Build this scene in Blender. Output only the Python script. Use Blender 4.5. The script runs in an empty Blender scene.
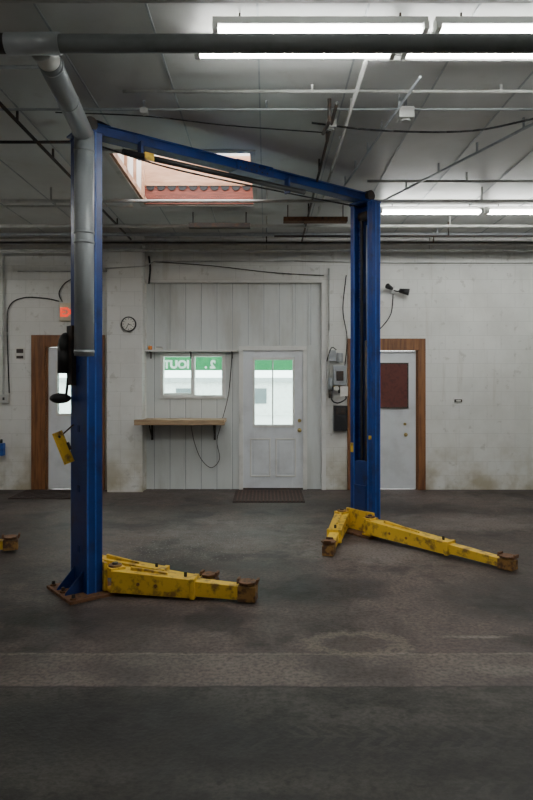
import bpy, bmesh, math, random
from mathutils import Vector, Matrix
random.seed(4)
scene = bpy.context.scene
col = scene.collection

# ---------------------------------------------------------------- materials
def nt(name):
    m = bpy.data.materials.new(name); m.use_nodes = True
    t = m.node_tree
    return m, t, t.nodes['Principled BSDF']
def N(t, typ, **kw):
    n = t.nodes.new(typ)
    for k, v in kw.items(): setattr(n, k, v)
    return n
def math_(t, op, a, b=None, c=None, clamp=False):
    n = N(t, 'ShaderNodeMath', operation=op); n.use_clamp = clamp
    for i, v in enumerate((a, b, c)):
        if v is None: continue
        if isinstance(v, (int, float)): n.inputs[i].default_value = v
        else: t.links.new(v, n.inputs[i])
    return n.outputs[0]
def mix(t, fac, a, b, blend='MIX'):
    n = N(t, 'ShaderNodeMix', data_type='RGBA', blend_type=blend)
    for s, v in ((n.inputs[0], fac), (n.inputs[6], a), (n.inputs[7], b)):
        if isinstance(v, (int, float)): s.default_value = v
        elif isinstance(v, tuple): s.default_value = (*v[:3], 1)
        else: t.links.new(v, s)
    return n.outputs[2]
def noise(t, vec, scale, detail=5, rough=.6):
    n = N(t, 'ShaderNodeTexNoise'); n.inputs['Scale'].default_value = scale
    n.inputs['Detail'].default_value = detail; n.inputs['Roughness'].default_value = rough
    t.links.new(vec, n.inputs['Vector']); return n.outputs[0]
def ramp(t, v, lo, hi):
    n = N(t, 'ShaderNodeMapRange'); n.inputs[1].default_value = lo; n.inputs[2].default_value = hi
    n.interpolation_type = 'SMOOTHSTEP'
    t.links.new(v, n.inputs[0]); return n.outputs[0]
def bump(t, b, h, s=.3, d=.01):
    n = N(t, 'ShaderNodeBump'); n.inputs['Strength'].default_value = s; n.inputs['Distance'].default_value = d
    t.links.new(h, n.inputs['Height']); t.links.new(n.outputs[0], b.inputs['Normal'])
def M(name, c, rough=.6, metal=0., c2=None, scale=6, lo=.45, hi=.7, bs=0., stretch=None):
    m, t, b = nt(name)
    b.inputs['Roughness'].default_value = rough; b.inputs['Metallic'].default_value = metal
    tc = N(t, 'ShaderNodeTexCoord').outputs['Object']
    if stretch:
        mp = N(t, 'ShaderNodeMapping'); mp.inputs['Scale'].default_value = stretch
        t.links.new(tc, mp.inputs[0]); tc = mp.outputs[0]
    n = noise(t, tc, scale)
    if c2 is None: c2 = tuple(x*.8 for x in c)
    t.links.new(mix(t, ramp(t, n, lo, hi), c, c2), b.inputs['Base Color'])
    if bs: bump(t, b, n, bs)
    return m
def EM(name, c, s):
    m, t, b = nt(name)
    b.inputs['Base Color'].default_value = (*c, 1)
    b.inputs['Emission Color'].default_value = (*c, 1); b.inputs['Emission Strength'].default_value = s
    return m

BLUE = M('blue_paint', (.009, .040, .215), .36, 0, (.008, .024, .12), 5, bs=.05)
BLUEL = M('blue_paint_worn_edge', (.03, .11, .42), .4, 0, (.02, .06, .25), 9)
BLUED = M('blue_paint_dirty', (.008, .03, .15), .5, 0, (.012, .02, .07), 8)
YEL = M('yellow_paint', (.76, .48, .03), .5, 0, (.27, .15, .035), 13, .48, .68, bs=.15)
RUST = M('rusty_steel', (.18, .085, .04), .8, .2, (.08, .045, .028), 25, bs=.4)
RUSTY = M('worn_yellow_rust', (.32, .17, .045), .7, .1, (.11, .055, .03), 18, .40, .58, bs=.3)
DARK = M('dark_rubber', (.012, .012, .013), .6)
DSTEEL = M('greasy_steel', (.05, .045, .042), .5, .5, (.10, .06, .04), 14)
GALV = M('galvanised_steel', (.36, .38, .40), .45, .35, (.28, .30, .32), 9)
DUCT = M('grey_vent_pipe', (.38, .41, .43), .38, .15, (.30, .33, .35), 4)
GREY = M('grey_pipe_plastic', (.20, .22, .225), .45, 0, (.15, .17, .17), 5)
PIPEW = M('painted_conduit', (.50, .50, .48), .5, .1, (.33, .33, .31), 5)
WHITE = M('white_paint', (.74, .74, .71), .45, 0, (.60, .60, .57), 3)
DOORW = M('door_paint', (.74, .77, .80), .4, 0, (.64, .66, .68), 3)
PANEL = M('metal_siding_paint', (.66, .69, .68), .4, 0, (.48, .49, .46), 1.5, .45, .75, stretch=(2, 2, .4))
WOOD = M('stained_wood', (.25, .105, .037), .5, 0, (.12, .047, .02), 4, .35, .7, .1, (8, 8, .7))
SHELFW = M('shelf_wood', (.42, .29, .17), .6, 0, (.24, .16, .09), 5, .35, .7, .1, (.8, 8, 8))
PINE = M('raw_pine', (.60, .36, .23), .7, 0, (.42, .22, .13), 3, .35, .7, .1, (1, 8, 5))
REDW = M('red_weathered_wood', (.26, .07, .045), .7, 0, (.13, .04, .028), 6, .35, .7, .1, (1, 8, 8))
PALEW = M('baked_light_board', (.85, .80, .74), .7, 0, (.68, .60, .52), 4, .4, .7)  # pale colour stands in for daylight glare on the shaft's left wall
BLACK = M('black_plastic', (.015, .015, .016), .45)
GREEN = M('green_vinyl', (.01, .20, .065), .5)
PAPER = M('paper', (.75, .74, .68), .8)
SIGNW = M('sign_letter_white', (.55, .62, .56), .6)
MAROON = M('maroon_board', (.12, .032, .025), .7, 0, (.08, .022, .018), 20)
BRASS = M('brass', (.5, .38, .15), .35, .9)
MAT = M('rubber_mat', (.04, .022, .018), .9, 0, (.02, .015, .014), 40, bs=.5)
MATR = M('mat_rib', (.085, .045, .033), .9, 0, (.04, .025, .02), 30)
ORANGE = M('orange_plastic', (.8, .25, .03), .5)
TUBE = EM('lit_fluorescent_tube', (.98, 1.0, .96), 46)
EXITM = EM('exit_letter_lit', (.9, .06, .02), 1.0)
GLASS = bpy.data.materials.new('window_glass'); GLASS.use_nodes = True
t = GLASS.node_tree; t.nodes.clear()
o = N(t, 'ShaderNodeOutputMaterial'); mx = N(t, 'ShaderNodeMixShader'); tr = N(t, 'ShaderNodeBsdfTransparent')
gl = N(t, 'ShaderNodeBsdfGlossy'); gl.inputs['Roughness'].default_value = .03; mx.inputs[0].default_value = .07
tr.inputs[0].default_value = (.84, .95, .91, 1)
t.links.new(tr.outputs[0], mx.inputs[1]); t.links.new(gl.outputs[0], mx.inputs[2]); t.links.new(mx.outputs[0], o.inputs[0])

# block wall
BLOCK, t, b = nt('painted_concrete_block'); b.inputs['Roughness'].default_value = .55
geo = N(t, 'ShaderNodeNewGeometry').outputs['Position']
sep = N(t, 'ShaderNodeSeparateXYZ'); t.links.new(geo, sep.inputs[0])
cmb = N(t, 'ShaderNodeCombineXYZ')
t.links.new(math_(t, 'ADD', sep.outputs[0], sep.outputs[1]), cmb.inputs[0]); t.links.new(sep.outputs[2], cmb.inputs[1])
br = N(t, 'ShaderNodeTexBrick'); t.links.new(cmb.outputs[0], br.inputs['Vector'])
br.inputs['Scale'].default_value = 1; br.inputs['Brick Width'].default_value = .405; br.inputs['Row Height'].default_value = .203
br.inputs['Mortar Size'].default_value = .005; br.inputs['Mortar Smooth'].default_value = .6
br.inputs['Color1'].default_value = (.78, .78, .75, 1); br.inputs['Color2'].default_value = (.75, .755, .725, 1)
br.inputs['Mortar'].default_value = (.65, .65, .62, 1)
n1 = noise(t, geo, 1.3, 6); n2 = noise(t, geo, 9, 4); n4 = noise(t, geo, .5, 5)
c = mix(t, math_(t, 'MULTIPLY', ramp(t, n1, .42, .68), .4), br.outputs[0], (.54, .53, .48))
c = mix(t, math_(t, 'MULTIPLY', ramp(t, n4, .45, .65), .3), c, (.56, .56, .53))
low = math_(t, 'MULTIPLY', ramp(t, sep.outputs[2], .95, 0.0), ramp(t, n1, .34, .58))
c = mix(t, math_(t, 'MULTIPLY', low, .8), c, (.36, .30, .18))
drip = N(t, 'ShaderNodeMapping'); drip.inputs['Scale'].default_value = (6, 6, .5); t.links.new(geo, drip.inputs[0])
n3 = noise(t, drip.outputs[0], 1.2, 4)
c = mix(t, math_(t, 'MULTIPLY', ramp(t, n3, .58, .74), .35), c, (.42, .38, .30))
c = mix(t, math_(t, 'MULTIPLY', ramp(t, n2, .60, .70), .4), c, (.38, .36, .31))
t.links.new(c, b.inputs['Base Color'])
hb = math_(t, 'SUBTRACT', math_(t, 'MULTIPLY', n2, .4), math_(t, 'MULTIPLY', br.outputs['Fac'], .8)); bump(t, b, hb, .35, .006)

# ceiling
CEIL, t, b = nt('painted_roof_panel'); b.inputs['Roughness'].default_value = .42
geo = N(t, 'ShaderNodeNewGeometry').outputs['Position']
n1 = noise(t, geo, .8, 6); n2 = noise(t, geo, 4, 5)
c = mix(t, ramp(t, n1, .35, .7), (.58, .585, .58), (.47, .465, .45))
c = mix(t, math_(t, 'MULTIPLY', ramp(t, n2, .58, .75), .35), c, (.32, .29, .26))
t.links.new(c, b.inputs['Base Color'])

# floor
FLOOR, t, b = nt('stained_concrete_floor')
b.inputs['Specular IOR Level'].default_value = .32
geo = N(t, 'ShaderNodeNewGeometry').outputs['Position']
sep = N(t, 'ShaderNodeSeparateXYZ'); t.links.new(geo, sep.inputs[0]); X, Y = sep.outputs[0], sep.outputs[1]
nA = noise(t, geo, .7, 7, .65); nB = noise(t, geo, 3.5, 8, .7); nC = noise(t, geo, 40, 3, .6); nD = noise(t, geo, 1.6, 6, .6); nE = noise(t, geo, 14, 5, .7)
c = mix(t, ramp(t, nA, .38, .62), (.125, .092, .081), (.055, .042, .037))
c = mix(t, math_(t, 'MULTIPLY', ramp(t, nB, .5, .66), .6), c, (.175, .134, .118))
c = mix(t, math_(t, 'MULTIPLY', ramp(t, nE, .52, .66), .5), c, (.035, .027, .024))
c = mix(t, math_(t, 'MULTIPLY', ramp(t, nD, .52, .62), .75), c, (.030, .024, .022))
front = ramp(t, Y, 3.36, 3.32)
cf = mix(t, ramp(t, nB, .38, .64), (.068, .061, .051), (.038, .034, .029))
cf = mix(t, math_(t, 'MULTIPLY', ramp(t, nE, .5, .66), .5), cf, (.025, .022, .019))
cf = mix(t, math_(t, 'MULTIPLY', ramp(t, nD, .46, .60), .7), cf, (.018, .016, .014))
c = mix(t, front, c, cf)
wob = math_(t, 'MULTIPLY', math_(t, 'SUBTRACT', nB, .5), .06)
Yw = math_(t, 'ADD', Y, wob)
strip = math_(t, 'MULTIPLY', ramp(t, Yw, 3.33, 3.37), ramp(t, Yw, 3.77, 3.72))
c = mix(t, math_(t, 'MULTIPLY', strip, .8), c, mix(t, ramp(t, nD, .35, .65), (.185, .148, .130), (.085, .068, .060)))
edge = math_(t, 'SUBTRACT', 1, math_(t, 'MULTIPLY', math_(t, 'ABSOLUTE', math_(t, 'SUBTRACT', Yw, 3.345)), 60), clamp=True)
c = mix(t, math_(t, 'MULTIPLY', edge, .8), c, (.014, .012, .012))
edge = math_(t, 'SUBTRACT', 1, math_(t, 'MULTIPLY', math_(t, 'ABSOLUTE', math_(t, 'SUBTRACT', Yw, 3.75)), 50), clamp=True)
c = mix(t, math_(t, 'MULTIPLY', edge, .5), c, (.27, .23, .20))
def blob(cx, cy, rx, ry):
    a = math_(t, 'DIVIDE', math_(t, 'SUBTRACT', X, cx), rx); d = math_(t, 'DIVIDE', math_(t, 'SUBTRACT', Y, cy), ry)
    return math_(t, 'SQRT', math_(t, 'ADD', math_(t, 'MULTIPLY', a, a), math_(t, 'MULTIPLY', d, d)))
for (cx, cy, rx, ry, k) in ((-.75, 3.0, .8, .32, .85), (-.2, 2.75, .6, .2, .7), (.9, 2.75, 1.1, .25, .5), (-.9, 5.4, .8, .4, .65), (.3, 4.9, .8, .4, .65), (.6, 8.0, 2.2, .6, .5), (-1.3, 4.35, 1.4, .25, .65), (-3.0, 6.6, 1.2, 1.2, .6), (1.9, 4.6, .8, .5, .5), (0, 2.35, 2.0, .16, .5)):
    q = math_(t, 'MULTIPLY', ramp(t, math_(t, 'ADD', blob(cx, cy, rx, ry), math_(t, 'MULTIPLY', math_(t, 'SUBTRACT', nB, .5), 2.4)), 1.1, .4), k)
    c = mix(t, q, c, (.015, .013, .012))
for (cx, cy, rx, ry, k) in ((1.3, 4.0, .25, .03, .6), (1.0, 6.0, .8, .5, .4), (2.2, 7.2, 1.2, .5, .25), (1.4, 3.55, .6, .1, .3), (-.4, 6.6, 1.0, .8, .25)):
    q = math_(t, 'MULTIPLY', ramp(t, math_(t, 'ADD', blob(cx, cy, rx, ry), math_(t, 'MULTIPLY', math_(t, 'SUBTRACT', nB, .5), 2.0)), 1.1, .3), k)
    c = mix(t, q, c, (.27, .235, .215))
rr = blob(.54, 3.90, .27, .15)
rr = math_(t, 'ADD', rr, math_(t, 'MULTIPLY', math_(t, 'SUBTRACT', nE, .5), 1.4))
ring = math_(t, 'MULTIPLY', ramp(t, rr, .55, .95), ramp(t, rr, 1.4, 1.05))
c = mix(t, math_(t, 'MULTIPLY', ring, .5), c, (.24, .19, .155))
c = mix(t, math_(t, 'MULTIPLY', ramp(t, rr, 1.0, .4), .4), c, (.11, .085, .07))
sp = math_(t, 'MULTIPLY', ramp(t, blob(-.8, 6.3, 1.3, 1.1), 1, .3), ramp(t, nC, .58, .66))
c = mix(t, math_(t, 'MULTIPLY', sp, .9), c, (.5, .47, .45))
# tyre tread prints
def tread(yc, hw, x0, sl, ph):
    s = math_(t, 'FRACT', math_(t, 'ADD', math_(t, 'MULTIPLY', math_(t, 'ADD', X, math_(t, 'MULTIPLY', Yw, sl)), 11), ph))
    lug = math_(t, 'MULTIPLY', ramp(t, s, .25, .4), ramp(t, s, .9, .75))
    band = math_(t, 'MULTIPLY', ramp(t, math_(t, 'ABSOLUTE', math_(t, 'SUBTRACT', Yw, yc)), hw, hw*.75), ramp(t, X, x0, x0+.5))
    return math_(t, 'MULTIPLY', math_(t, 'MULTIPLY', lug, band), ramp(t, nB, .62, .42))
tt = math_(t, 'MAXIMUM', tread(2.93, .045, -.5, .9, 0), tread(2.835, .045, -.6, -.9, .3))
tt = math_(t, 'MAXIMUM', tt, math_(t, 'MAXIMUM', tread(2.60, .04, .4, .9, .1), tread(2.51, .04, .5, -.9, .5)))
c = mix(t, math_(t, 'MULTIPLY', tt, .75), c, (.011, .010, .010))
t.links.new(mix(t, ramp(t, nC, .35, .7), c, mix(t, .55, c, (.014, .012, .011))), b.inputs['Base Color'])
t.links.new(math_(t, 'ADD', .34, math_(t, 'MULTIPLY', nB, .5)), b.inputs['Roughness'])
bump(t, b, math_(t, 'ADD', nB, math_(t, 'MULTIPLY', nC, .5)), .5, .01)

# ---------------------------------------------------------------- builder
class B:
    def __init__(s): s.bm = bmesh.new(); s.mats = []
    def mi(s, m):
        if m not in s.mats: s.mats.append(m)
        return s.mats.index(m)
    def _tag(s, verts, m, smooth=False):
        i = s.mi(m); fs = set(f for v in verts for f in v.link_faces)
        for f in fs: f.material_index = i; f.smooth = smooth
    def box(s, x0, x1, y0, y1, z0, z1, m, mat=None):
        r = bmesh.ops.create_cube(s.bm, size=1)['verts']
        T = Matrix.Translation(((x0+x1)/2, (y0+y1)/2, (z0+z1)/2)) @ Matrix.Diagonal((abs(x1-x0), abs(y1-y0), abs(z1-z0), 1))
        if mat is not None: T = mat @ T
        bmesh.ops.transform(s.bm, matrix=T, verts=r); s._tag(r, m); return s
    def hexa(s, pts, m):
        v = [s.bm.verts.new(p) for p in pts]; i = s.mi(m)
        for q in ((3, 2, 1, 0), (4, 5, 6, 7), (0, 1, 5, 4), (1, 2, 6, 5), (2, 3, 7, 6), (3, 0, 4, 7)):
            f = s.bm.faces.new([v[k] for k in q]); f.material_index = i
        return s
    def cyl(s, p0, p1, r, m, r2=None, seg=16):
        p0, p1 = Vector(p0), Vector(p1); d = p1-p0
        if d.length < 1e-6: return s
        T = Matrix.Translation((p0+p1)/2) @ d.to_track_quat('Z', 'Y').to_matrix().to_4x4()
        v = bmesh.ops.create_cone(s.bm, cap_ends=True, segments=seg, radius1=r, radius2=r if r2 is None else r2, depth=d.length)['verts']
        bmesh.ops.transform(s.bm, matrix=T, verts=v); s._tag(v, m)
        for f in set(f for q in v for f in q.link_faces):
            if len(f.verts) == 4: f.smooth = True
        return s
    def sph(s, p, r, m, sc=(1, 1, 1)):
        v = bmesh.ops.create_uvsphere(s.bm, u_segments=14, v_segments=8, radius=r)['verts']
        bmesh.ops.transform(s.bm, matrix=Matrix.Translation(p) @ Matrix.Diagonal((*sc, 1)), verts=v); s._tag(v, m, True); return s
    def path(s, pts, r, m, smooth=False, seg=10):
        pts = [Vector(p) for p in pts]
        if smooth:
            P = [pts[0]]+pts+[pts[-1]]; out = []
            for i in range(1, len(P)-2):
                for k in range(7):
                    u = k/7
                    out.append(.5*((2*P[i])+(-P[i-1]+P[i+1])*u+(2*P[i-1]-5*P[i]+4*P[i+1]-P[i+2])*u*u+(-P[i-1]+3*P[i]-3*P[i+1]+P[i+2])*u**3))
            out.append(pts[-1]); pts = out
        for a, c_ in zip(pts, pts[1:]): s.cyl(a, c_, r, m, seg=seg)
        for p in pts[1:-1]: s.sph(p, r, m)
        return s
    def done(s, name, parent=None, bevel=0):
        me = bpy.data.meshes.new(name); bmesh.ops.recalc_face_normals(s.bm, faces=s.bm.faces)
        s.bm.to_mesh(me); s.bm.free()
        for m in s.mats: me.materials.append(m)
        ob = bpy.data.objects.new(name, me); col.objects.link(ob)
        if parent: ob.parent = parent
        if bevel:
            md = ob.modifiers.new('bevel', 'BEVEL'); md.width = bevel; md.segments = 2; md.limit_method = 'ANGLE'
        return ob
def empty(name, loc=(0, 0, 0)):
    e = bpy.data.objects.new(name, None); col.objects.link(e); e.empty_display_size = .2; return e
def text(name, body, size, m, parent, loc, mirror=False, extrude=.002, off=.02):
    cu = bpy.data.curves.new(name+'_c', 'FONT'); cu.body = body; cu.size = size; cu.extrude = extrude
    cu.align_x = 'CENTER'; cu.offset = size*off
    tmp = bpy.data.objects.new('tmp', cu); col.objects.link(tmp)
    me = bpy.data.meshes.new_from_object(tmp.evaluated_get(bpy.context.evaluated_depsgraph_get()))
    bpy.data.objects.remove(tmp)
    me.transform(Matrix.Translation(loc) @ Matrix.Rotation(math.pi/2, 4, 'X') @ Matrix.Diagonal((-1 if mirror else 1, 1, 1, 1)))
    me.materials.clear(); me.materials.append(m)
    ob = bpy.data.objects.new(name, me); col.objects.link(ob); ob.parent = parent; return ob

def wall_xz(bd, x0, x1, z0, z1, y0, y1, holes, m):
    xs = sorted({x0, x1, *[h[0] for h in holes], *[h[1] for h in holes]})
    for a, c_ in zip(xs, xs[1:]):
        mid = (a+c_)/2; zz = z0
        for h in sorted([h for h in holes if h[0] < mid < h[1]], key=lambda h: h[2]):
            if h[2] > zz: bd.box(a, c_, y0, y1, zz, h[2], m)
            zz = h[3]
        if zz < z1: bd.box(a, c_, y0, y1, zz, z1, m)

# ---------------------------------------------------------------- room shell
W0, W1, YF, YB, H = -7.0, 7.0, -4.0, 9.36, 3.65
HC = H-.002; PD = .20
B().box(W0-.2, W1+.2, YF-.2, YB+.25, -.15, 0, FLOOR).done('floor')
bd = B()
wall_xz(bd, W0, W1, 0, H, YB, YB+.25, [(-1.75, .855, 0, 3.01), (-3.2, -2.45, 0, 2.07), (1.29, 2.19, 0, 2.02)], BLOCK)
bd.box(-2.26, -1.76, YB-PD, YB, 0, H, BLOCK)
bd.done('wall_back')
B().box(W0-.2, W0, YF, YB+.25, 0, H, BLOCK).done('wall_left')
B().box(W1, W1+.2, YF, YB+.25, 0, H, BLOCK).done('wall_right')
B().box(W0, W1, YF-.2, YF, 0, H, BLOCK).done('wall_front')
SX0, SX1, SY0, SY1 = -1.43, -.15, 5.83, 7.58
bd = B()
for (a, c_, d, e) in ((W0, W1, YF, SY0), (W0, W1, SY1, YB+.25), (W0, SX0, SY0, SY1), (SX1, W1, SY0, SY1)):
    bd.box(a, c_, d, e, H, H+.1, CEIL)
x = -6.76
while x < 6.9:
    if SX0 < x < SX1:
        bd.box(x-.006, x+.006, YF, SY0, H-.006, H, GALV); bd.box(x-.006, x+.006, SY1, YB, H-.006, H, GALV)
    else: bd.box(x-.006, x+.006, YF, YB, H-.006, H, GALV)
    x += .61
bd.done('ceiling')

# skylight shaft
sk = empty('skylight')
bd = B(); ST = 4.22
bd.box(SX0-.03, SX1+.03, SY1, SY1+.04, H+.0, 3.86, REDW)
bd.box(SX0-.03, SX1+.03, SY1, SY1+.04, 3.86, ST, PINE)
x = SX0+.07
while x < SX1-.03:
    bd.cyl((x, SY1-.012, 3.86), (x, SY1+.002, 3.86), .048, DARK, seg=20); x += .125
bd.box(SX0, SX1, SY1-.02, SY1, 3.865, 3.91, PINE)
bd.box(SX0, SX1, SY1-.03, SY1, 3.65, 3.70, REDW)
bd.box(SX0-.04, SX0, SY0, SY1, H, ST, PALEW)  # left wall: its brightness is put into the pale board colour
for k in range(4):
    y = SY0+.2+k*.45; bd.box(SX0, SX0+.03, y, y+.035, H, ST, PINE)
bd.box(SX0, SX0+.03, SY0, SY1, H, H+.06, PINE)
bd.box(SX1, SX1+.04, SY0, SY1, H, ST, PINE)
bd.box(SX0-.04, SX1+.04, SY0-.04, SY0, H, ST, PINE)
bd.done('shaft', sk)
bd = B()
for (a, c_, d, e) in ((SX0-.08, SX1+.08, SY0-.08, SY0-.02), (SX0-.08, SX1+.08, SY1+.02, SY1+.08), (SX0-.08, SX0-.02, SY0, SY1), (SX1+.02, SX1+.08, SY0, SY1), (-.82, -.76, SY0, SY1)):
    bd.box(a, c_, d, e, ST, ST+.04, PIPEW)
bd.done('curb_frame', sk)
bd = B()
bd.box(SX0-.05, SX1+.05, SY0-.05, SY0, H-.015, H, PIPEW).box(SX0-.05, SX1+.05, SY1, SY1+.05, H-.015, H, PIPEW)
bd.box(SX0-.05, SX0, SY0, SY1, H-.015, H, PIPEW).box(SX1, SX1+.05, SY0, SY1, H-.015, H, PIPEW)
bd.done('opening_trim', sk)

# siding infill
bd = B(); PY = YB+.06
wall_xz(bd, -1.75, .855, 0, 3.01, PY, PY+.15, [(-1.51, -.64, 1.36, 1.94), (-.36, .55, 0, 2.04)], PANEL)
x = -1.66
while x < .84:
    segs = [(0, 3.01)]
    if -1.57 < x < -.58: segs = [(0, 1.31), (1.99, 3.01)]
    if -.44 < x < .63: segs = [(2.1, 3.01)]
    for a, c_ in segs:
        bd.box(x-.012, x+.012, PY-.018, PY, a, c_, PANEL)
        bd.box(x+.022, x+.030, PY-.003, PY, a, c_, GALV)
    x += .228
bd.done('wall_siding_back')
B().box(.80, .86, YB-.015, PY, 0, 3.03, WHITE).box(-1.76, .86, YB-.01, PY, 3.0, 3.035, WHITE).done('trim_1')

# entry door
d = empty('door_1')
bd = B(); dy = PY-.01
wall_xz(bd, -.34, .53, .01, 2.02, dy, dy+.05, [(-.17, .38, .94, 1.88)], DOORW)
for a, c_ in ((-.24, .06), (.13, .43)):
    for (u0, u1, w0, w1) in ((a, c_, .18, .2), (a, c_, .72, .74), (a, a+.02, .18, .74), (c_-.02, c_, .18, .74)):
        bd.box(u0, u1, dy-.012, dy, w0, w1, WHITE)
    bd.box(a+.05, c_-.05, dy-.008, dy, .23, .69, DOORW)
bd.done('leaf', d, .003)
bd = B()
for (u0, u1, w0, w1) in ((-.20, .41, .90, .94), (-.20, .41, 1.88, 1.92), (-.20, -.17, .94, 1.88), (.38, .41, .94, 1.88)):
    bd.box(u0, u1, dy-.02, dy+.06, w0, w1, WHITE)
bd.box(.08, .10, dy+.0, dy+.02, .94, 1.88, WHITE)
bd.done('window_frame', d, .004)
B().box(-.17, .38, dy+.02, dy+.026, .94, 1.88, GLASS).done('glass', d)
B().box(-.40, -.34, dy-.03, dy+.08, 0, 2.08, WHITE).box(.53, .59, dy-.03, dy+.08, 0, 2.08, WHITE).box(-.34, .53, dy-.03, dy+.08, 2.02, 2.08, WHITE).box(-.34, .53, dy-.03, dy+.1, 0, .02, DSTEEL).done('frame', d, .003)
B().cyl((.48, dy-.06, .86), (.48, dy, .86), .012, BRASS).sph((.48, dy-.07, .86), .028, BRASS).cyl((.48, dy-.015, .86), (.48, dy, .86), .03, BRASS).cyl((.48, dy-.02, 1.0), (.48, dy, 1.0), .025, BRASS).done('knob', d)

# pass-through window
w = empty('window_1'); bd = B()
for (u0, u1, w0, w1) in ((-1.55, -.60, 1.32, 1.37), (-1.55, -.60, 1.93, 1.98), (-1.55, -1.50, 1.37, 1.93), (-.65, -.60, 1.37, 1.93), (-1.10, -1.045, 1.37, 1.93)):
    bd.box(u0, u1, PY-.03, PY+.1, w0, w1, WHITE)
bd.box(-1.50, -1.10, PY+.02, PY+.04, 1.37, 1.40, WHITE)
bd.done('frame', w, .004)
B().box(-1.5, -.65, PY+.05, PY+.055, 1.37, 1.93, GLASS).done('glass', w)

# side doors
def sidedoor(name, x0, x1, top, fw, left):
    d = empty(name); yy = YB+.03; bd = B()
    if left:
        wall_xz(bd, x0+.01, x1-.01, .01, top-.01, yy, yy+.045, [(x0+.17, x1-.12, 1.1, 1.83)], DOORW)
        bd.done('leaf', d, .003)
        B().box(x0+.17, x1-.12, yy+.02, yy+.025, 1.1, 1.83, GLASS).done('glass', d)
        B().box(x0+.14, x0+.17, yy-.012, yy+.05, 1.07, 1.86, WHITE).box(x1-.12, x1-.09, yy-.012, yy+.05, 1.07, 1.86, WHITE).box(x0+.17, x1-.12, yy-.012, yy+.05, 1.07, 1.1, WHITE).box(x0+.17, x1-.12, yy-.012, yy+.05, 1.83, 1.86, WHITE).done('window_frame', d)
    else:
        bd.box(x0+.01, x1-.01, yy, yy+.045, .01, top-.01, DOORW).done('leaf', d, .003)
    bd = B()
    bd.box(x0-fw, x0, YB-.03, YB+.1, 0, top+.17, WOOD).box(x1, x1+.11, YB-.03, YB+.1, 0, top+.17, WOOD)
    bd.box(x0, x1, YB-.03, YB+.1, top, top+.17, WOOD)
    bd.box(x0, x0+.03, YB+.0, YB+.1, 0, top, WOOD).box(x1-.02, x1, YB, YB+.1, 0, top, WOOD)
    bd.done('frame', d, .004)
    kx = x0+.42; kz = .76
    if not left: kz = .80; kx = x0+.72
    B().cyl((kx, yy-.06, kz), (kx, yy, kz), .012, BRASS).sph((kx, yy-.07, kz), .028, BRASS).cyl((kx, yy-.02, kz+.15), (kx, yy, kz+.15), .02, BRASS).done('knob', d)
    return d
sidedoor('door_2', -3.2, -2.45, 2.07, .2, True)
d3 = sidedoor('door_3', 1.29, 2.19, 2.02, .12, False)
bb = empty('notice_board')
B().box(1.60, 2.04, YB+.008, YB+.028, 1.2, 1.82, MAROON).done('board', bb)
bd = B(); bd.box(1.58, 2.06, YB+.006, YB+.028, 1.18, 1.2, DSTEEL).box(1.58, 2.06, YB+.006, YB+.028, 1.82, 1.84, DSTEEL).box(1.58, 1.6, YB+.006, YB+.028, 1.2, 1.82, DSTEEL).box(2.04, 2.06, YB+.006, YB+.028, 1.2, 1.82, DSTEEL).done('border', bb)

# exterior
B().box(-25, 25, YB+.3, 60, -.25, -.05, M('pale_concrete_lot', (.6, .6, .58), .9)).done('exterior_ground')
bd = B(); bd.box(-12, 12, 30, 34, -.05, 1.5, M('far_building_wall', (.75, .76, .74), .8)).box(-12.3, 12.3, 29.8, 34.2, 1.5, 1.7, M('far_roof', (.4, .42, .42), .8))
FWD = M('far_window_dark', (.12, .14, .15), .3)
for k in range(7): bd.box(-11+k*3.4, -10.2+k*3.4, 29.95, 30, .5, 1.2, FWD)
bd.done('far_building')
cs = empty('storefront_sign')
SY = YB+1.4
B().box(-3.0, 1.2, SY, SY+.05, 1.75, 2.35, GREEN).done('fascia', cs)
text('letters_left', 'IOUT', .18, SIGNW, cs, (-1.50, SY-.004, 1.79), True, off=.05)
text('letters_right', '2 .', .18, SIGNW, cs, (-.94, SY-.004, 1.79), True, off=.05)
B().cyl((-2.9, SY+.02, -.05), (-2.9, SY+.02, 1.78), .04, PIPEW).cyl((1.1, SY+.02, -.05), (1.1, SY+.02, 1.78), .04, PIPEW).done('posts', cs)

# shelves
sh = empty('wall_shelf')
B().box(-1.74, -.42, PY-.14, PY-.019, 2.0, 2.025, WHITE).done('board', sh, .003)
bd = B()
for x in (-1.68, -1.1, -.5): bd.box(x-.01, x+.01, PY-.13, PY-.019, 1.985, 2.0, DSTEEL).box(x-.01, x+.01, PY-.03, PY-.019, 1.9, 2.0, DSTEEL)
bd.done('brackets', sh)
B().cyl((-1.68, PY-.09, 2.026), (-1.68, PY-.09, 2.08), .03, ORANGE).cyl((-1.68, PY-.09, 2.08), (-1.68, PY-.09, 2.10), .018, WHITE).done('small_jar')
B().box(-1.60, -1.50, PY-.12, PY-.06, 2.026, 2.06, PAPER).box(-1.59, -1.51, PY-.121, PY-.059, 2.06, 2.068, BLACK).done('supply_box', None, .003)
ct = empty('wall_counter')
B().box(-1.745, -.58, PY-.42, PY-.019, .99, 1.035, SHELFW).box(-1.83, -.58, PY-.50, PY-.41, .965, 1.04, SHELFW).done('top', ct, .004)
bd = B()
for x in (-1.66, -.75):
    bd.box(x-.015, x+.015, PY-.05, PY-.019, .72, .99, DSTEEL).box(x-.015, x+.015, PY-.38, PY-.019, .965, .99, DSTEEL)
    bd.path([(x, PY-.30, .965), (x, PY-.04, .74)], .009, DSTEEL)
bd.done('brackets', ct)
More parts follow.
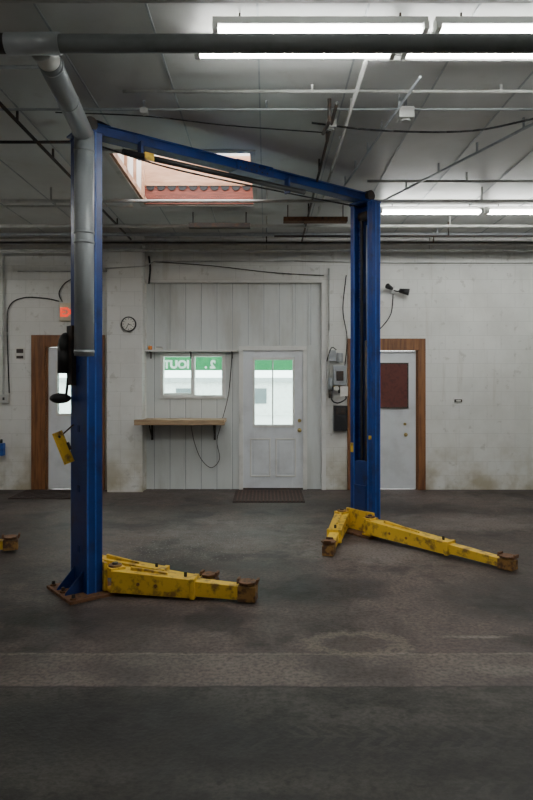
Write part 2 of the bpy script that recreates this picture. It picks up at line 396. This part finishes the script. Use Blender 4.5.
B().path([(-1.1, PY-.03, .95), (-1.05, PY-.05, .7), (-.95, PY-.06, .45), (-.8, PY-.06, .32), (-.68, PY-.05, .45), (-.72, PY-.04, .7), (-.66, PY-.03, .95), (-.55, PY-.03, 1.4), (-.5, PY-.03, 1.98)], .005, BLACK, True, 6).done('hanging_cable')

# clock
ck = empty('wall_clock'); cy = YB-PD-.001
B().cyl((-1.95, cy-.03, 2.38), (-1.95, cy, 2.38), .108, BLACK, seg=32).done('case', ck)
bd = B(); bd.cyl((-1.95, cy-.034, 2.38), (-1.95, cy-.03, 2.38), .09, PAPER, seg=32).done('face', ck)
bd = B()
for k in range(12):
    a = k*math.pi/6; R = Matrix.Translation((-1.95, cy-.036, 2.38)) @ Matrix.Rotation(a, 4, 'Y')
    bd.box(-.004, .004, -.001, .001, .066, .082, BLACK, R)
for a, l in ((1.9, .05), (3.6, .07)):
    bd.box(-.004, .004, -.002, 0, -.01, l, BLACK, Matrix.Translation((-1.95, cy-.037, 2.38)) @ Matrix.Rotation(a, 4, 'Y'))
bd.done('hands_and_marks', ck)

# exit sign
ex = empty('exit_sign')
B().box(-2.98, -2.62, YB-.06, YB-.001, 2.44, 2.70, M('exit_sign_case', (.78, .68, .5), .5)).done('case', ex, .006)
text('letters', 'EXIT', .17, EXITM, ex, (-2.80, YB-.063, 2.51), off=.04)

# floor mats
for nm, (a, c_, d, e) in (('door_mat', (-.44, .50, 8.38, 9.25)), ('door_mat.001', (-3.45, -2.6, 8.62, 9.3))):
    bd = B(); bd.box(a, c_, d, e, .0, .012, MAT)
    k = a+.04
    while k < c_-.03: bd.box(k, k+.02, d+.03, e-.03, .012, .018, MAT if nm == 'door_mat.001' else MATR); k += .05
    bd.done(nm)

# ---------------------------------------------------------------- lift
ang = math.atan2(1.87, 2.39)
def frame(cx, cy, flip=False, a=ang):
    return Matrix.Translation((cx, cy, 0)) @ Matrix.Rotation(a+(math.pi if flip else 0), 4, 'Z')
def column(par, T, name, top=3.42):
    bd = B(); hw, hd, th = .15, .06, .008
    bd.box(-hd, -hd+th, -hw, hw, .02, top, BLUE, T)
    for s in (-1, 1):
        bd.box(-hd, hd, s*hw-th/2, s*hw+th/2, .02, top, BLUE, T)
        bd.box(hd-th, hd, s*(hw-.055), s*hw, .02, top, BLUE, T)
        bd.box(-.0, .012, s*(hw+.004), s*(hw+.008), .02, top, BLUEL, T)
        bd.box(-hd-.001, -hd+.012, s*hw, s*(hw+.008), .02, top, BLUEL, T)
        bd.box(hd, hd+.006, s*(hw-.058), s*(hw-.045), .02, top, BLUEL, T)
    bd.box(-.05, -.03, -.09, .09, .02, top-.05, BLUED, T)
    bd.box(-hd-.01, hd+.01, -hw-.01, hw+.01, top, top+.012, BLUE, T)
    z = .3
    while z < top-.1:
        bd.box(-hd-.004, -hd, -.02, .02, z, z+.05, BLUED, T); z += .45
    bd.done(name, par, .002)
    bd = B()
    bd.cyl(T @ Vector((.0, .035, .05)), T @ Vector((.0, .035, 2.0)), .03, DSTEEL)
    bd.cyl(T @ Vector((.0, .035, 2.0)), T @ Vector((.0, .035, 3.2)), .016, GALV)
    bd.box(.01, .025, -.045, -.015, .1, top-.1, DARK, T)
    z = .3
    while z < 3.2: bd.box(.0, .02, -.08, -.05, z, z+.045, BLUE, T); z += .08
    bd.cyl(T @ Vector((0, -.06, top-.12)), T @ Vector((0, .06, top-.12)), .05, DSTEEL)
    bd.done(name+'_ram', par)
    bd = B()
    bd.box(-.22, .2, -.24, .24, 0, .022, RUST, T)
    for (u, v) in ((-.18, -.2), (-.18, .2), (-.18, 0), (.14, -.2), (.14, .2)):
        bd.cyl(T @ Vector((u, v, .02)), T @ Vector((u, v, .06)), .013, DSTEEL); bd.cyl(T @ Vector((u, v, .02)), T @ Vector((u, v, .035)), .024, RUST, seg=6)
    for s in (-1, 1):
        a = [Vector((-.2, s*.08-.005, .02)), Vector((-.06, s*.08-.005, .02)), Vector((-.06, s*.08+.005, .02)), Vector((-.2, s*.08+.005, .02))]
        c_ = [Vector((-.19, s*.08-.005, .04)), Vector((-.06, s*.08-.005, .18)), Vector((-.06, s*.08+.005, .18)), Vector((-.19, s*.08+.005, .04))]
        bd.hexa([T @ p for p in a+c_], BLUED)
    bd.done(name+'_base_plate', par, .003)
    bd = B()
    bd.box(.06, .085, -.19, .19, .03, .24, YEL, T); bd.box(.0, .06, -.085, .085, .06, .75, BLUED, T)
    bd.box(.061, .08, -.08, .08, .24, .50, BLUED, T)
    for s in (-1, 1):
        bd.box(.08, .20, s*.20-.055, s*.20+.055, .185, .205, YEL, T); bd.box(.08, .20, s*.20-.055, s*.20+.055, .03, .05, YEL, T)
        bd.cyl(T @ Vector((.14, s*.2, .02)), T @ Vector((.14, s*.2, .235)), .022, DSTEEL)
        bd.cyl(T @ Vector((.14, s*.2, .205)), T @ Vector((.14, s*.2, .22)), .05, RUSTY, seg=20)
    bd.done(name+'_carriage', par, .003)
def arm(par, name, p0, p1, split=.55, w0=.075, w1=.045, z0=(.055, .18), z1=(.04, .13), pad=.07):
    p0, p1 = Vector((*p0, 0)), Vector((*p1, 0)); d = (p1-p0); L = d.length; u = d/L; n = Vector((-u.y, u.x, 0))
    def seg(bd, a, c_, wa, wb, za, zb, m):
        A, C = p0+u*a, p0+u*c_
        bd.hexa([A-n*wa+Vector((0, 0, za[0])), C-n*wb+Vector((0, 0, zb[0])), C+n*wb+Vector((0, 0, zb[0])), A+n*wa+Vector((0, 0, za[0])),
                 A-n*wa+Vector((0, 0, za[1])), C-n*wb+Vector((0, 0, zb[1])), C+n*wb+Vector((0, 0, zb[1])), A+n*wa+Vector((0, 0, za[1]))], m)
    bd = B(); s = L*split
    lerp = lambda k: (z0[0]+(z1[0]-z0[0])*k, z0[1]+(z1[1]-z0[1])*k)
    seg(bd, .0, s, w0, w1+.018, z0, lerp(split), YEL)
    seg(bd, s-.02, s+.015, w1+.026, w1+.026, (lerp(split)[0]-.005, lerp(split)[1]+.008), (lerp(split)[0]-.005, lerp(split)[1]+.008), YEL)
    zi = lerp(split); zi = (zi[0]+.012, zi[1]-.012)
    seg(bd, s-.05, L-.04, w1, w1, zi, (z1[0]+.01, z1[1]-.01), YEL)
    seg(bd, L-.08, L+.05, w1+.01, w1+.006, (z1[0], z1[1]-.006), (z1[0], z1[1]-.01), RUSTY)
    seg(bd, L*.12, L*.40, .012, .008, (z0[1]-.02, z0[1]+.018), (lerp(.4)[1]-.01, lerp(.4)[1]+.012), YEL)
    for k in (.2, .33):
        z_ = (lerp(k)[0]+lerp(k)[1])/2; ww = w0+(w1+.018-w0)*(k/split)
        A = p0+u*(L*k)
        for sg in (-1, 1):
            bd.cyl(A+n*(sg*(ww-.002))+Vector((0, 0, z_)), A+n*(sg*(ww+.006))+Vector((0, 0, z_)), .014, RUSTY, seg=12)
    q = p0+u*(s-.07); bd.cyl(q+Vector((0, 0, zi[1])), q+Vector((0, 0, zi[1]+.05)), .012, DSTEEL)
    bd.done(name, par, .004)
    bd = B(); e = p0+u*(L-.02)
    zt = z1[1]-.004
    bd.cyl(e+Vector((0, 0, zt)), e+Vector((0, 0, zt+.014)), pad*.8, RUSTY, seg=20)
    bd.cyl(e+Vector((0, 0, zt+.014)), e+Vector((0, 0, zt+.026)), pad, RUST, seg=8)
    for s in (-1, 1):
        bd.hexa([e+u*(s*pad)-n*.04+Vector((0, 0, zt+.012)), e+u*(s*pad+.012)-n*.04+Vector((0, 0, zt+.012)), e+u*(s*pad+.012)+n*.04+Vector((0, 0, zt+.012)), e+u*(s*pad)+n*.04+Vector((0, 0, zt+.012)),
                 e+u*(s*pad)-n*.03+Vector((0, 0, zt+.045)), e+u*(s*pad+.02)-n*.03+Vector((0, 0, zt+.045)), e+u*(s*pad+.02)+n*.03+Vector((0, 0, zt+.045)), e+u*(s*pad)+n*.03+Vector((0, 0, zt+.045))], RUST)
    bd.done(name+'_pad', par, .002)

lift = empty('two_post_car_lift')
TL = frame(-1.36, 4.88); TR = frame(1.03, 6.75, True)
column(lift, TL, 'column_near'); column(lift, TR, 'column_far')
def wp(T, x, y): v = T @ Vector((x, y, 0)); return (v.x, v.y)
arm(lift, 'arm_1', wp(TL, .14, -.2), (-.12, 4.64), .60, z0=(.03, .19), z1=(.008, .125))
arm(lift, 'arm_2', wp(TL, .14, .2), (-.42, 4.90), .62, w0=.05, w1=.035, z0=(.05, .20), z1=(.03, .10), pad=.06)
arm(lift, 'arm_3', wp(TR, .14, .2), (2.03, 5.40), .62, z0=(.05, .19), z1=(.01, .10))
arm(lift, 'arm_4', wp(TR, .14, -.2), (.56, 5.84), .6, z0=(.05, .19), z1=(.01, .11))
bd = B(); L = math.hypot(2.39, 1.87)
bd.box(-.08, L+.08, -.05, .05, 3.445, 3.52, BLUE, TL)
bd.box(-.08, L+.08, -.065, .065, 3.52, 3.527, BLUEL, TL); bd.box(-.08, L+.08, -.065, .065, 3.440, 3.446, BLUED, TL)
bd.box(1.35, 1.75, -.07, .07, 3.436, 3.532, BLUE, TL)
for k in range(12): bd.cyl(TL @ Vector((1.38+k*.03, -.07, 3.46+.045*(k % 2))), TL @ Vector((1.38+k*.03, -.078, 3.46+.045*(k % 2))), .008, DSTEEL, seg=8)
for u in (-.05, L-.05):
    bd.box(u-.06, u+.14, -.12, .12, 3.425, 3.44, BLUE, TL); bd.cyl(TL @ Vector((u+.05, -.09, 3.50)), TL @ Vector((u+.05, .09, 3.50)), .055, DSTEEL)
bd.done('overhead_beam', lift, .003)
bd = B()
bd.path([TL @ Vector((.25, -.1, 3.34)), TL @ Vector((2.1, -.1, 3.36))], .024, BLACK)
for u in (.4, 1.9): bd.box(u, u+.02, -.11, -.05, 3.32, 3.46, BLUED, TL)
bd.box(.42, .50, -.135, -.125, 3.31, 3.37, YEL, TL)
bd.done('height_shutoff_bar', lift)
bd = B()
bd.path([TL @ Vector((.1, .02, 3.39)), TL @ Vector((.8, .04, 3.35)), TL @ Vector((2.0, .04, 3.37)), TL @ Vector((L-.1, .02, 3.39))], .008, BLACK, True, 6)
bd.path([TL @ Vector((-.02, .08, 3.5)), TL @ Vector((.1, .1, 3.6)), TL @ Vector((.2, .02, 3.55))], .014, DARK, True, 8)
bd.path([TL @ Vector((-.075, -.06, 3.4)), TL @ Vector((-.08, -.05, 2.4)), TL @ Vector((-.075, .0, 2.0)), TL @ Vector((-.09, .1, 1.9))], .009, BLACK, True, 8)
bd.done('hydraulic_hose', lift)
bd = B()
bd.box(-.10, -.065, .04, .14, 1.55, 2.0, DSTEEL, TL)
bd.sph(TL @ Vector((-.10, .16, 1.86)), .075, BLACK, (.75, .9, 1.25)); bd.cyl(TL @ Vector((-.10, .16, 1.64)), TL @ Vector((-.10, .16, 1.86)), .06, BLACK)
bd.sph(TL @ Vector((-.13, .19, 1.45)), .055, BLACK, (1.5, .9, .75)); bd.path([TL @ Vector((-.10, .15, 1.46)), TL @ Vector((-.09, .13, 1.64))], .01, BLACK)
bd.done('power_unit', lift)
bd = B(); R = Matrix.Translation((-1.52, 4.86, 1.08)) @ Matrix.Rotation(math.radians(-22), 4, 'Y')
bd.box(-.03, .03, -.01, .01, -.12, .13, YEL, R); bd.box(-.042, -.03, -.02, .02, -.12, .13, YEL, R); bd.box(.03, .045, -.012, .012, -.03, .03, DSTEEL, R)
bd.cyl(R @ Vector((0, -.012, .09)), R @ Vector((0, .012, .09)), .01, DSTEEL); bd.path([R @ Vector((0, 0, .09)), (-1.47, 4.92, 1.25)], .006, DSTEEL)
bd.done('safety_latch', lift)
bd = B()
bd.box(.0605, .062, -.15, -.10, .83, .93, YEL, TR)
bd.box(.0605, .062, .10, .145, .98, 1.02, YEL, TR)
bd.done('decals', lift)

# neighbouring lift, mostly out of frame
l2 = empty('two_post_car_lift.001')
T3 = frame(-6.2, 4.9, False, math.radians(19)); T2 = frame(-3.75, 5.75, False, math.radians(19+180))
column(l2, T2, 'column_near'); column(l2, T3, 'column_far')
arm(l2, 'arm_1', wp(T2, .14, -.2), (-4.6, 7.0), .6); arm(l2, 'arm_2', wp(T2, .14, .2), (-2.36, 6.0), .85, z0=(.04, .18), z1=(.02, .12))
arm(l2, 'arm_3', wp(T3, .14, -.2), (-5.2, 3.9), .6)
bd = B(); bd.box(-.08, math.hypot(2.45, .85)+.08, -.05, .05, 3.435, 3.52, BLUE, T3); bd.done('overhead_beam', l2)

# ---------------------------------------------------------------- exhaust ducting
ed = empty('exhaust_duct')
bd = B()
bd.cyl((-6.9, 3.38, 3.35), (6.9, 3.38, 3.35), .047, GREY, seg=24)
bd.cyl((-1.36, 3.38, 3.35), (-1.08, 3.38, 3.35), .056, DUCT, seg=24)
bd.cyl((-2.6, 3.38, 3.35), (-1.34, 3.38, 3.35), .050, DSTEEL, seg=24)
bd.cyl((3.1, 3.38, 3.35), (3.3, 3.38, 3.35), .056, GREY, seg=24)
bd.done('main_pipe', ed)
bd = B(); ex_ = -1.29
bd.cyl((-1.20, 3.44, 3.35), (-1.20, 3.60, 3.35), .062, WHITE, seg=24)
bd.cyl((-1.20, 3.56, 3.35), (ex_, 4.56, 3.33), .066, DUCT, seg=24)
for k in (0, 2, 4):
    f = k/4; bd.cyl((-1.2-.09*f, 3.6+.9*f, 3.35-.02*f), (-1.2-.09*f, 3.615+.9*f, 3.35-.02*f), .069, DUCT, seg=24)
bd.sph((ex_, 4.57, 3.33), .068, DUCT)
bd.cyl((ex_, 4.57, 3.33), (ex_, 4.57, 1.76), .068, DUCT, seg=24)
for z in (3.2, 2.62, 2.55, 1.78): bd.cyl((ex_, 4.57, z), (ex_, 4.57, z+.02), .071, DUCT, seg=24)
bd.box(ex_-.06, ex_+.01, 4.6, 4.74, 2.56, 2.58, GALV); bd.box(ex_-.06, ex_+.01, 4.6, 4.74, 3.1, 3.12, GALV)
bd.done('drop_pipe', ed)
bd = B()
for x in (-3.4, -2.1, 1.9, 2.6): bd.cyl((x, 3.38, 3.39), (x, 3.38, HC), .005, GALV); bd.cyl((x-.012, 3.38, 3.35), (x+.012, 3.38, 3.35), .05, GREY, seg=24)
bd.done('hangers', ed)

# ---------------------------------------------------------------- conduits
ec = empty('electrical_conduit_network')
def run(name, pts, r=.012, m=PIPEW, sm=False, clips=True):
    bd = B(); bd.path(pts, r, m, sm, 10)
    a, c_ = Vector(pts[0]), Vector(pts[-1])
    if clips and abs(a.z-c_.z) < .02:
        for k in range(1, 6):
            p = a.lerp(c_, k/6); bd.box(p.x-.008, p.x+.008, p.y-.008, p.y+.008, p.z, HC, m)
    return bd.done(name, ec)
run('run_01', [(-6.9, 3.30, 3.53), (6.9, 3.30, 3.53)], .014)
run('run_02', [(-6.9, 3.17, 3.47), (6.9, 3.17, 3.47)], .018)
run('run_03', [(-.55, 2.6, 3.48), (-.55, 3.10, 3.5), (-.55, 3.24, 3.6)], .03, GALV, False, False)
run('run_04', [(-1.0, 4.5, 3.60), (6.9, 4.5, 3.60)], .012)
run('run_05', [(-6.9, 4.75, 3.58), (6.9, 4.75, 3.58)], .010, GALV)
run('run_06', [(.49, 4.5, 3.52), (.49, 9.05, 3.52)], .012, DSTEEL)
run('run_07', [(.62, 4.0, 3.58), (.62, 8.4, 3.58)], .014)
run('run_08', [(-6.9, 6.9, 3.50), (6.9, 6.9, 3.50)], .018)
run('run_09', [(-6.9, 8.1, 3.52), (6.9, 8.1, 3.52)], .020)
run('run_10', [(-6.9, 8.7, 3.55), (6.9, 8.7, 3.55)], .026, GALV)
run('run_11', [(-6.9, 9.10, 3.52), (6.9, 9.10, 3.52)], .032)
run('run_12', [(-6.9, 9.12, 3.42), (6.9, 9.12, 3.42)], .018)
run('run_13', [(-1.9, 4.1, 3.56), (-1.9, 9.05, 3.56)], .014, DSTEEL)
run('run_14', [(2.4, 4.0, 3.56), (1.25, 7.2, 3.56)], .012, GALV)
run('run_15', [(1.0, 4.2, 3.56), (.75, 7.0, 3.56)], .010, GALV)
run('run_16', [(.62, 4.0, 3.58), (2.3, 4.0, 3.58)], .014, PIPEW, False, False)
run('run_17', [(-6.9, 5.35, 3.56), (-1.6, 5.35, 3.56)], .013, DSTEEL)
run('run_18', [(.45, 4.62, 3.60), (.45, 4.62, 3.44), (.42, 4.8, 3.42)], .014, DSTEEL, False, False)
run('run_20', [(1.0, 6.4, 3.56), (6.9, 6.4, 3.56)], .012, PIPEW)
run('run_21', [(-6.9, 7.4, 3.58), (SX0-.1, 7.4, 3.58)], .012, PIPEW)
run('run_22', [(-2.2, 3.95, 3.5), (-2.0, 4.3, 3.5)], .03, DSTEEL, False, True)
run('run_23', [(.1, 8.4, 3.46), (6.9, 8.4, 3.46)], .012, DSTEEL)
run('run_24', [(-6.9, 8.9, 3.48), (6.9, 8.9, 3.48)], .012, DSTEEL)
run('run_25', [(-6.9, 4.15, 3.60), (-1.4, 4.15, 3.60)], .012, GALV)
run('black_cable_1', [(.35, 5.0, 3.58), (.9, 5.05, 3.54), (1.6, 5.0, 3.52), (2.2, 4.8, 3.57), (3.2, 4.6, 3.6)], .008, BLACK, True, False)
run('black_cable_2', [(-1.6, 4.9, 3.62), (-.9, 4.85, 3.57), (-.3, 5.0, 3.56), (.49, 5.2, 3.58)], .005, BLACK, True, False)
for k, (x, y, z, s) in enumerate(((1.02, 4.74, 3.53, 1), (2.9, 4.5, 3.56, .7), (.49, 4.9, 3.52, .7), (-.9, 4.75, 3.56, .5))):
    B().box(x-.055*s, x+.055*s, y-.05*s, y+.05*s, z-.03*s, z+.05*s, PIPEW).cyl((x, y, z-.045*s), (x, y, z-.03*s), .035*s, PIPEW).box(x-.01, x+.01, y-.01, y+.01, z, HC, GALV).done('junction_box_%d' % (k+1), ec, .004)
B().path([(-1.70, YB-.03, 3.38), (-1.68, YB-.03, 3.2), (-1.70, YB-.02, 2.98)], .014, BLACK, True, 6).done('cord_drop')
B().path([(-1.64, YB-.03, 3.3), (-.8, YB-.03, 3.24), (.1, YB-.03, 3.14), (.83, YB-.03, 3.10)], .006, DSTEEL, True, 6).done('hung_wire')
B().path([(-3.6, YB-.015, 3.16), (-2.32, YB-.015, 3.16), (-2.28, YB-.1, 3.16), (-2.28, YB-PD-.02, 3.17), (-1.73, YB-PD-.02, 3.2), (-1.6, YB-.06, 3.30), (.4, YB-.02, 3.31), (2, YB-.02, 3.28), (6.9, YB-.02, 3.28)], .009, PIPEW).done('hung_wire.001')
B().box(-.95, -.2, 7.85, 7.97, 3.45, 3.5, DSTEEL).cyl((-.9, 7.91, 3.5), (-.9, 7.91, HC), .006, DSTEEL).cyl((-.25, 7.91, 3.5), (-.25, 7.91, HC), .006, DSTEEL).done('strut_channel')
B().box(.2, .45, 7.55, 7.68, 3.45, 3.50, RUST).box(.45, .95, 7.55, 7.68, 3.45, 3.50, RUST).cyl((.25, 7.6, 3.5), (.25, 7.6, HC), .006, DSTEEL).cyl((.9, 7.6, 3.5), (.9, 7.6, HC), .006, DSTEEL).done('strut_channel.001')

# ---------------------------------------------------------------- fluorescent fixtures
cnt = 0
def fixture(x0, y, L=1.2, z=3.57, tube=TUBE, two=True):
    global cnt
    e = empty('fluorescent_light' if cnt == 0 else 'fluorescent_light.%03d' % cnt); cnt += 1
    bd = B(); bd.box(x0, x0+L, y-.035, y+.035, z, z+.04, WHITE)
    for xe in (x0, x0+L-.03): bd.box(xe, xe+.03, y-.06, y+.06, z-.04, z, WHITE)
    for xe in (x0+.15, x0+L-.15): bd.cyl((xe, y, z+.04), (xe, y, HC), .006, DSTEEL)
    bd.done('housing', e, .003)
    bd = B()
    for s in ((-1, 1) if two else (0,)): bd.cyl((x0+.03, y+s*.042, z-.02), (x0+L-.03, y+s*.042, z-.02), .014, tube, seg=12)
    bd.done('tubes', e)
for k in range(4): fixture(-.43+k*1.24, 3.86)
for k in range(4): fixture(-.30+k*1.24, 3.62, two=False)
for k in range(3): fixture(1.32+k*1.24, 7.55)
TUBE2 = EM('unseen_fill_tube_left', (1, .99, .93), 46)  # glow for the added fill pair outside the left edge
TUBE3 = EM('unseen_fill_tube_dim', (1, .98, .92), 24)  # weaker glow for the added fill pairs near the camera
for k in range(2): fixture(-6.3+k*1.24, 6.5, tube=TUBE2)  # added pair, out of view on the left, as fill light
for k in range(2): fixture(-1.2+k*1.24, 0.5, tube=TUBE3)  # added pair above the camera, unseen, brightens the room
for k in range(2): fixture(-5.0+k*1.24, 2.0, tube=TUBE3)  # added unseen pair far to the left, also fill

# ---------------------------------------------------------------- wall equipment
ar = empty('air_line_station')
yw = YB-.002
bd = B()
bd.box(.96, 1.14, yw-.12, yw, 1.52, 1.80, GALV); bd.box(1.0, 1.10, yw-.14, yw-.12, 1.58, 1.72, DSTEEL)
bd.box(.9, 1.0, yw-.08, yw, 1.86, 2.02, GALV); bd.cyl((1.05, yw-.09, 1.84), (1.05, yw-.09, 1.98), .045, GALV)
bd.done('control_box', ar, .004)
bd = B()
bd.cyl((.92, yw-.08, 1.45), (.92, yw-.08, 1.62), .035, GALV); bd.cyl((.92, yw-.08, 1.33), (.92, yw-.08, 1.45), .028, DSTEEL)
bd.cyl((1.06, yw-.08, 1.40), (1.06, yw-.08, 1.50), .032, DSTEEL); bd.cyl((1.0, yw-.16, 1.47), (1.0, yw-.13, 1.47), .035, PAPER, seg=20)
bd.path([(.9, yw-.06, 1.5), (.9, yw-.06, 2.3), (.9, yw-.03, 3.2)], .012, PIPEW); bd.path([(.92, yw-.07, 1.5), (1.08, yw-.07, 1.5)], .012, BRASS)
bd.done('regulator', ar)
bd = B()
bd.path([(1.08, yw-.1, 1.42), (1.14, yw-.12, 1.33), (1.02, yw-.1, 1.26), (.93, yw-.1, 1.32), (.95, yw-.1, 1.5)], .01, BLACK, True, 8)
bd.path([(1.13, yw-.05, 1.8), (1.16, yw-.06, 2.2), (1.1, yw-.06, 2.6), (1.15, yw-.04, 3.1)], .008, BLACK, True, 6)
bd.path([(.87, yw-.04, 1.86), (.93, yw-.1, 2.05), (1.0, yw-.12, 2.02)], .008, BLACK, True, 6)
bd.box(1.05, 1.16, yw-.165, yw-.15, 1.36, 1.50, PAPER)
bd.done('hoses_and_tag', ar)
B().box(.97, 1.16, yw-.10, yw, .86, 1.22, BLACK).box(1.0, 1.13, yw-.105, yw-.1, 1.1, 1.19, DSTEEL).done('black_cabinet', None, .006)
fl = empty('flood_light')
B().box(1.80, 1.88, YB-.04, YB-.001, 2.84, 2.92, WHITE).done('mount', fl, .005)
bd = B(); bd.path([(1.84, YB-.04, 2.88), (1.88, YB-.1, 2.86), (1.94, YB-.12, 2.88)], .01, DSTEEL)
bd.cyl((1.90, YB-.12, 2.87), (2.03, YB-.16, 2.84), .03, BLACK, .05); bd.cyl((1.80, YB-.1, 2.9), (1.72, YB-.16, 2.93), .025, BLACK, .04)
bd.done('heads', fl)
B().path([(1.83, YB-.02, 2.83), (1.8, YB-.02, 2.55), (1.66, YB-.02, 2.35), (1.55, YB-.02, 2.28), (1.42, YB-.02, 2.4), (1.38, YB-.02, 3.2)], .007, BLACK, True, 6).done('flood_light_cable')
B().box(2.72, 2.83, YB-.02, YB-.001, 1.27, 1.31, DSTEEL).box(2.74, 2.81, YB-.024, YB-.02, 1.28, 1.30, PAPER).done('door_bell_plate')
B().path([(-3.72, YB-.02, 1.40), (-3.75, YB-.02, 2.4), (-3.70, YB-.02, 2.68), (-3.5, YB-.02, 2.78), (-3.2, YB-.02, 2.77), (-3.0, YB-.02, 2.73)], .009, BLACK, True, 8).done('exit_sign_cable')
B().path([(-2.95, YB-.02, 2.72), (-3.0, YB-.02, 2.85), (-2.9, YB-.02, 3.0), (-2.7, YB-.02, 3.1)], .008, BLACK, True, 6).done('exit_sign_cable.001')
B().path([(-3.80, YB-.03, 3.4), (-3.80, YB-.03, 1.38)], .014, PIPEW).box(-3.84, -3.72, YB-.06, YB-.001, 1.26, 1.38, PIPEW).box(-3.80, -3.77, YB-.066, YB-.06, 1.30, 1.34, BLACK).done('outlet_box', None, .003)
B().box(-3.64, -3.50, YB-.01, YB-.001, 1.88, 2.06, PAPER).box(-3.62, -3.52, YB-.012, YB-.01, 1.90, 1.94, DSTEEL).box(-3.62, -3.52, YB-.012, YB-.01, 1.98, 2.04, DSTEEL).done('notice_sheet')
B().box(-3.87, -3.78, YB-.1, YB-.001, .5, .68, BLUEL).cyl((-3.82, YB-.06, .68), (-3.82, YB-.06, .74), .02, BLACK).done('spray_bottle_holder', None, .01)

# ---------------------------------------------------------------- world, camera
w = bpy.data.worlds.new('overcast'); scene.world = w; w.use_nodes = True
w.node_tree.nodes['Background'].inputs[0].default_value = (.95, .98, 1, 1); w.node_tree.nodes['Background'].inputs[1].default_value = 9
cam = bpy.data.cameras.new('camera'); co = bpy.data.objects.new('camera', cam); col.objects.link(co)
co.location = (0, 0, 1.59); co.rotation_euler = (math.pi/2, 0, 0)
cam.sensor_fit = 'VERTICAL'; cam.sensor_height = 36; cam.lens = 29.07; cam.shift_y = -.025; cam.clip_start = .05
scene.camera = co
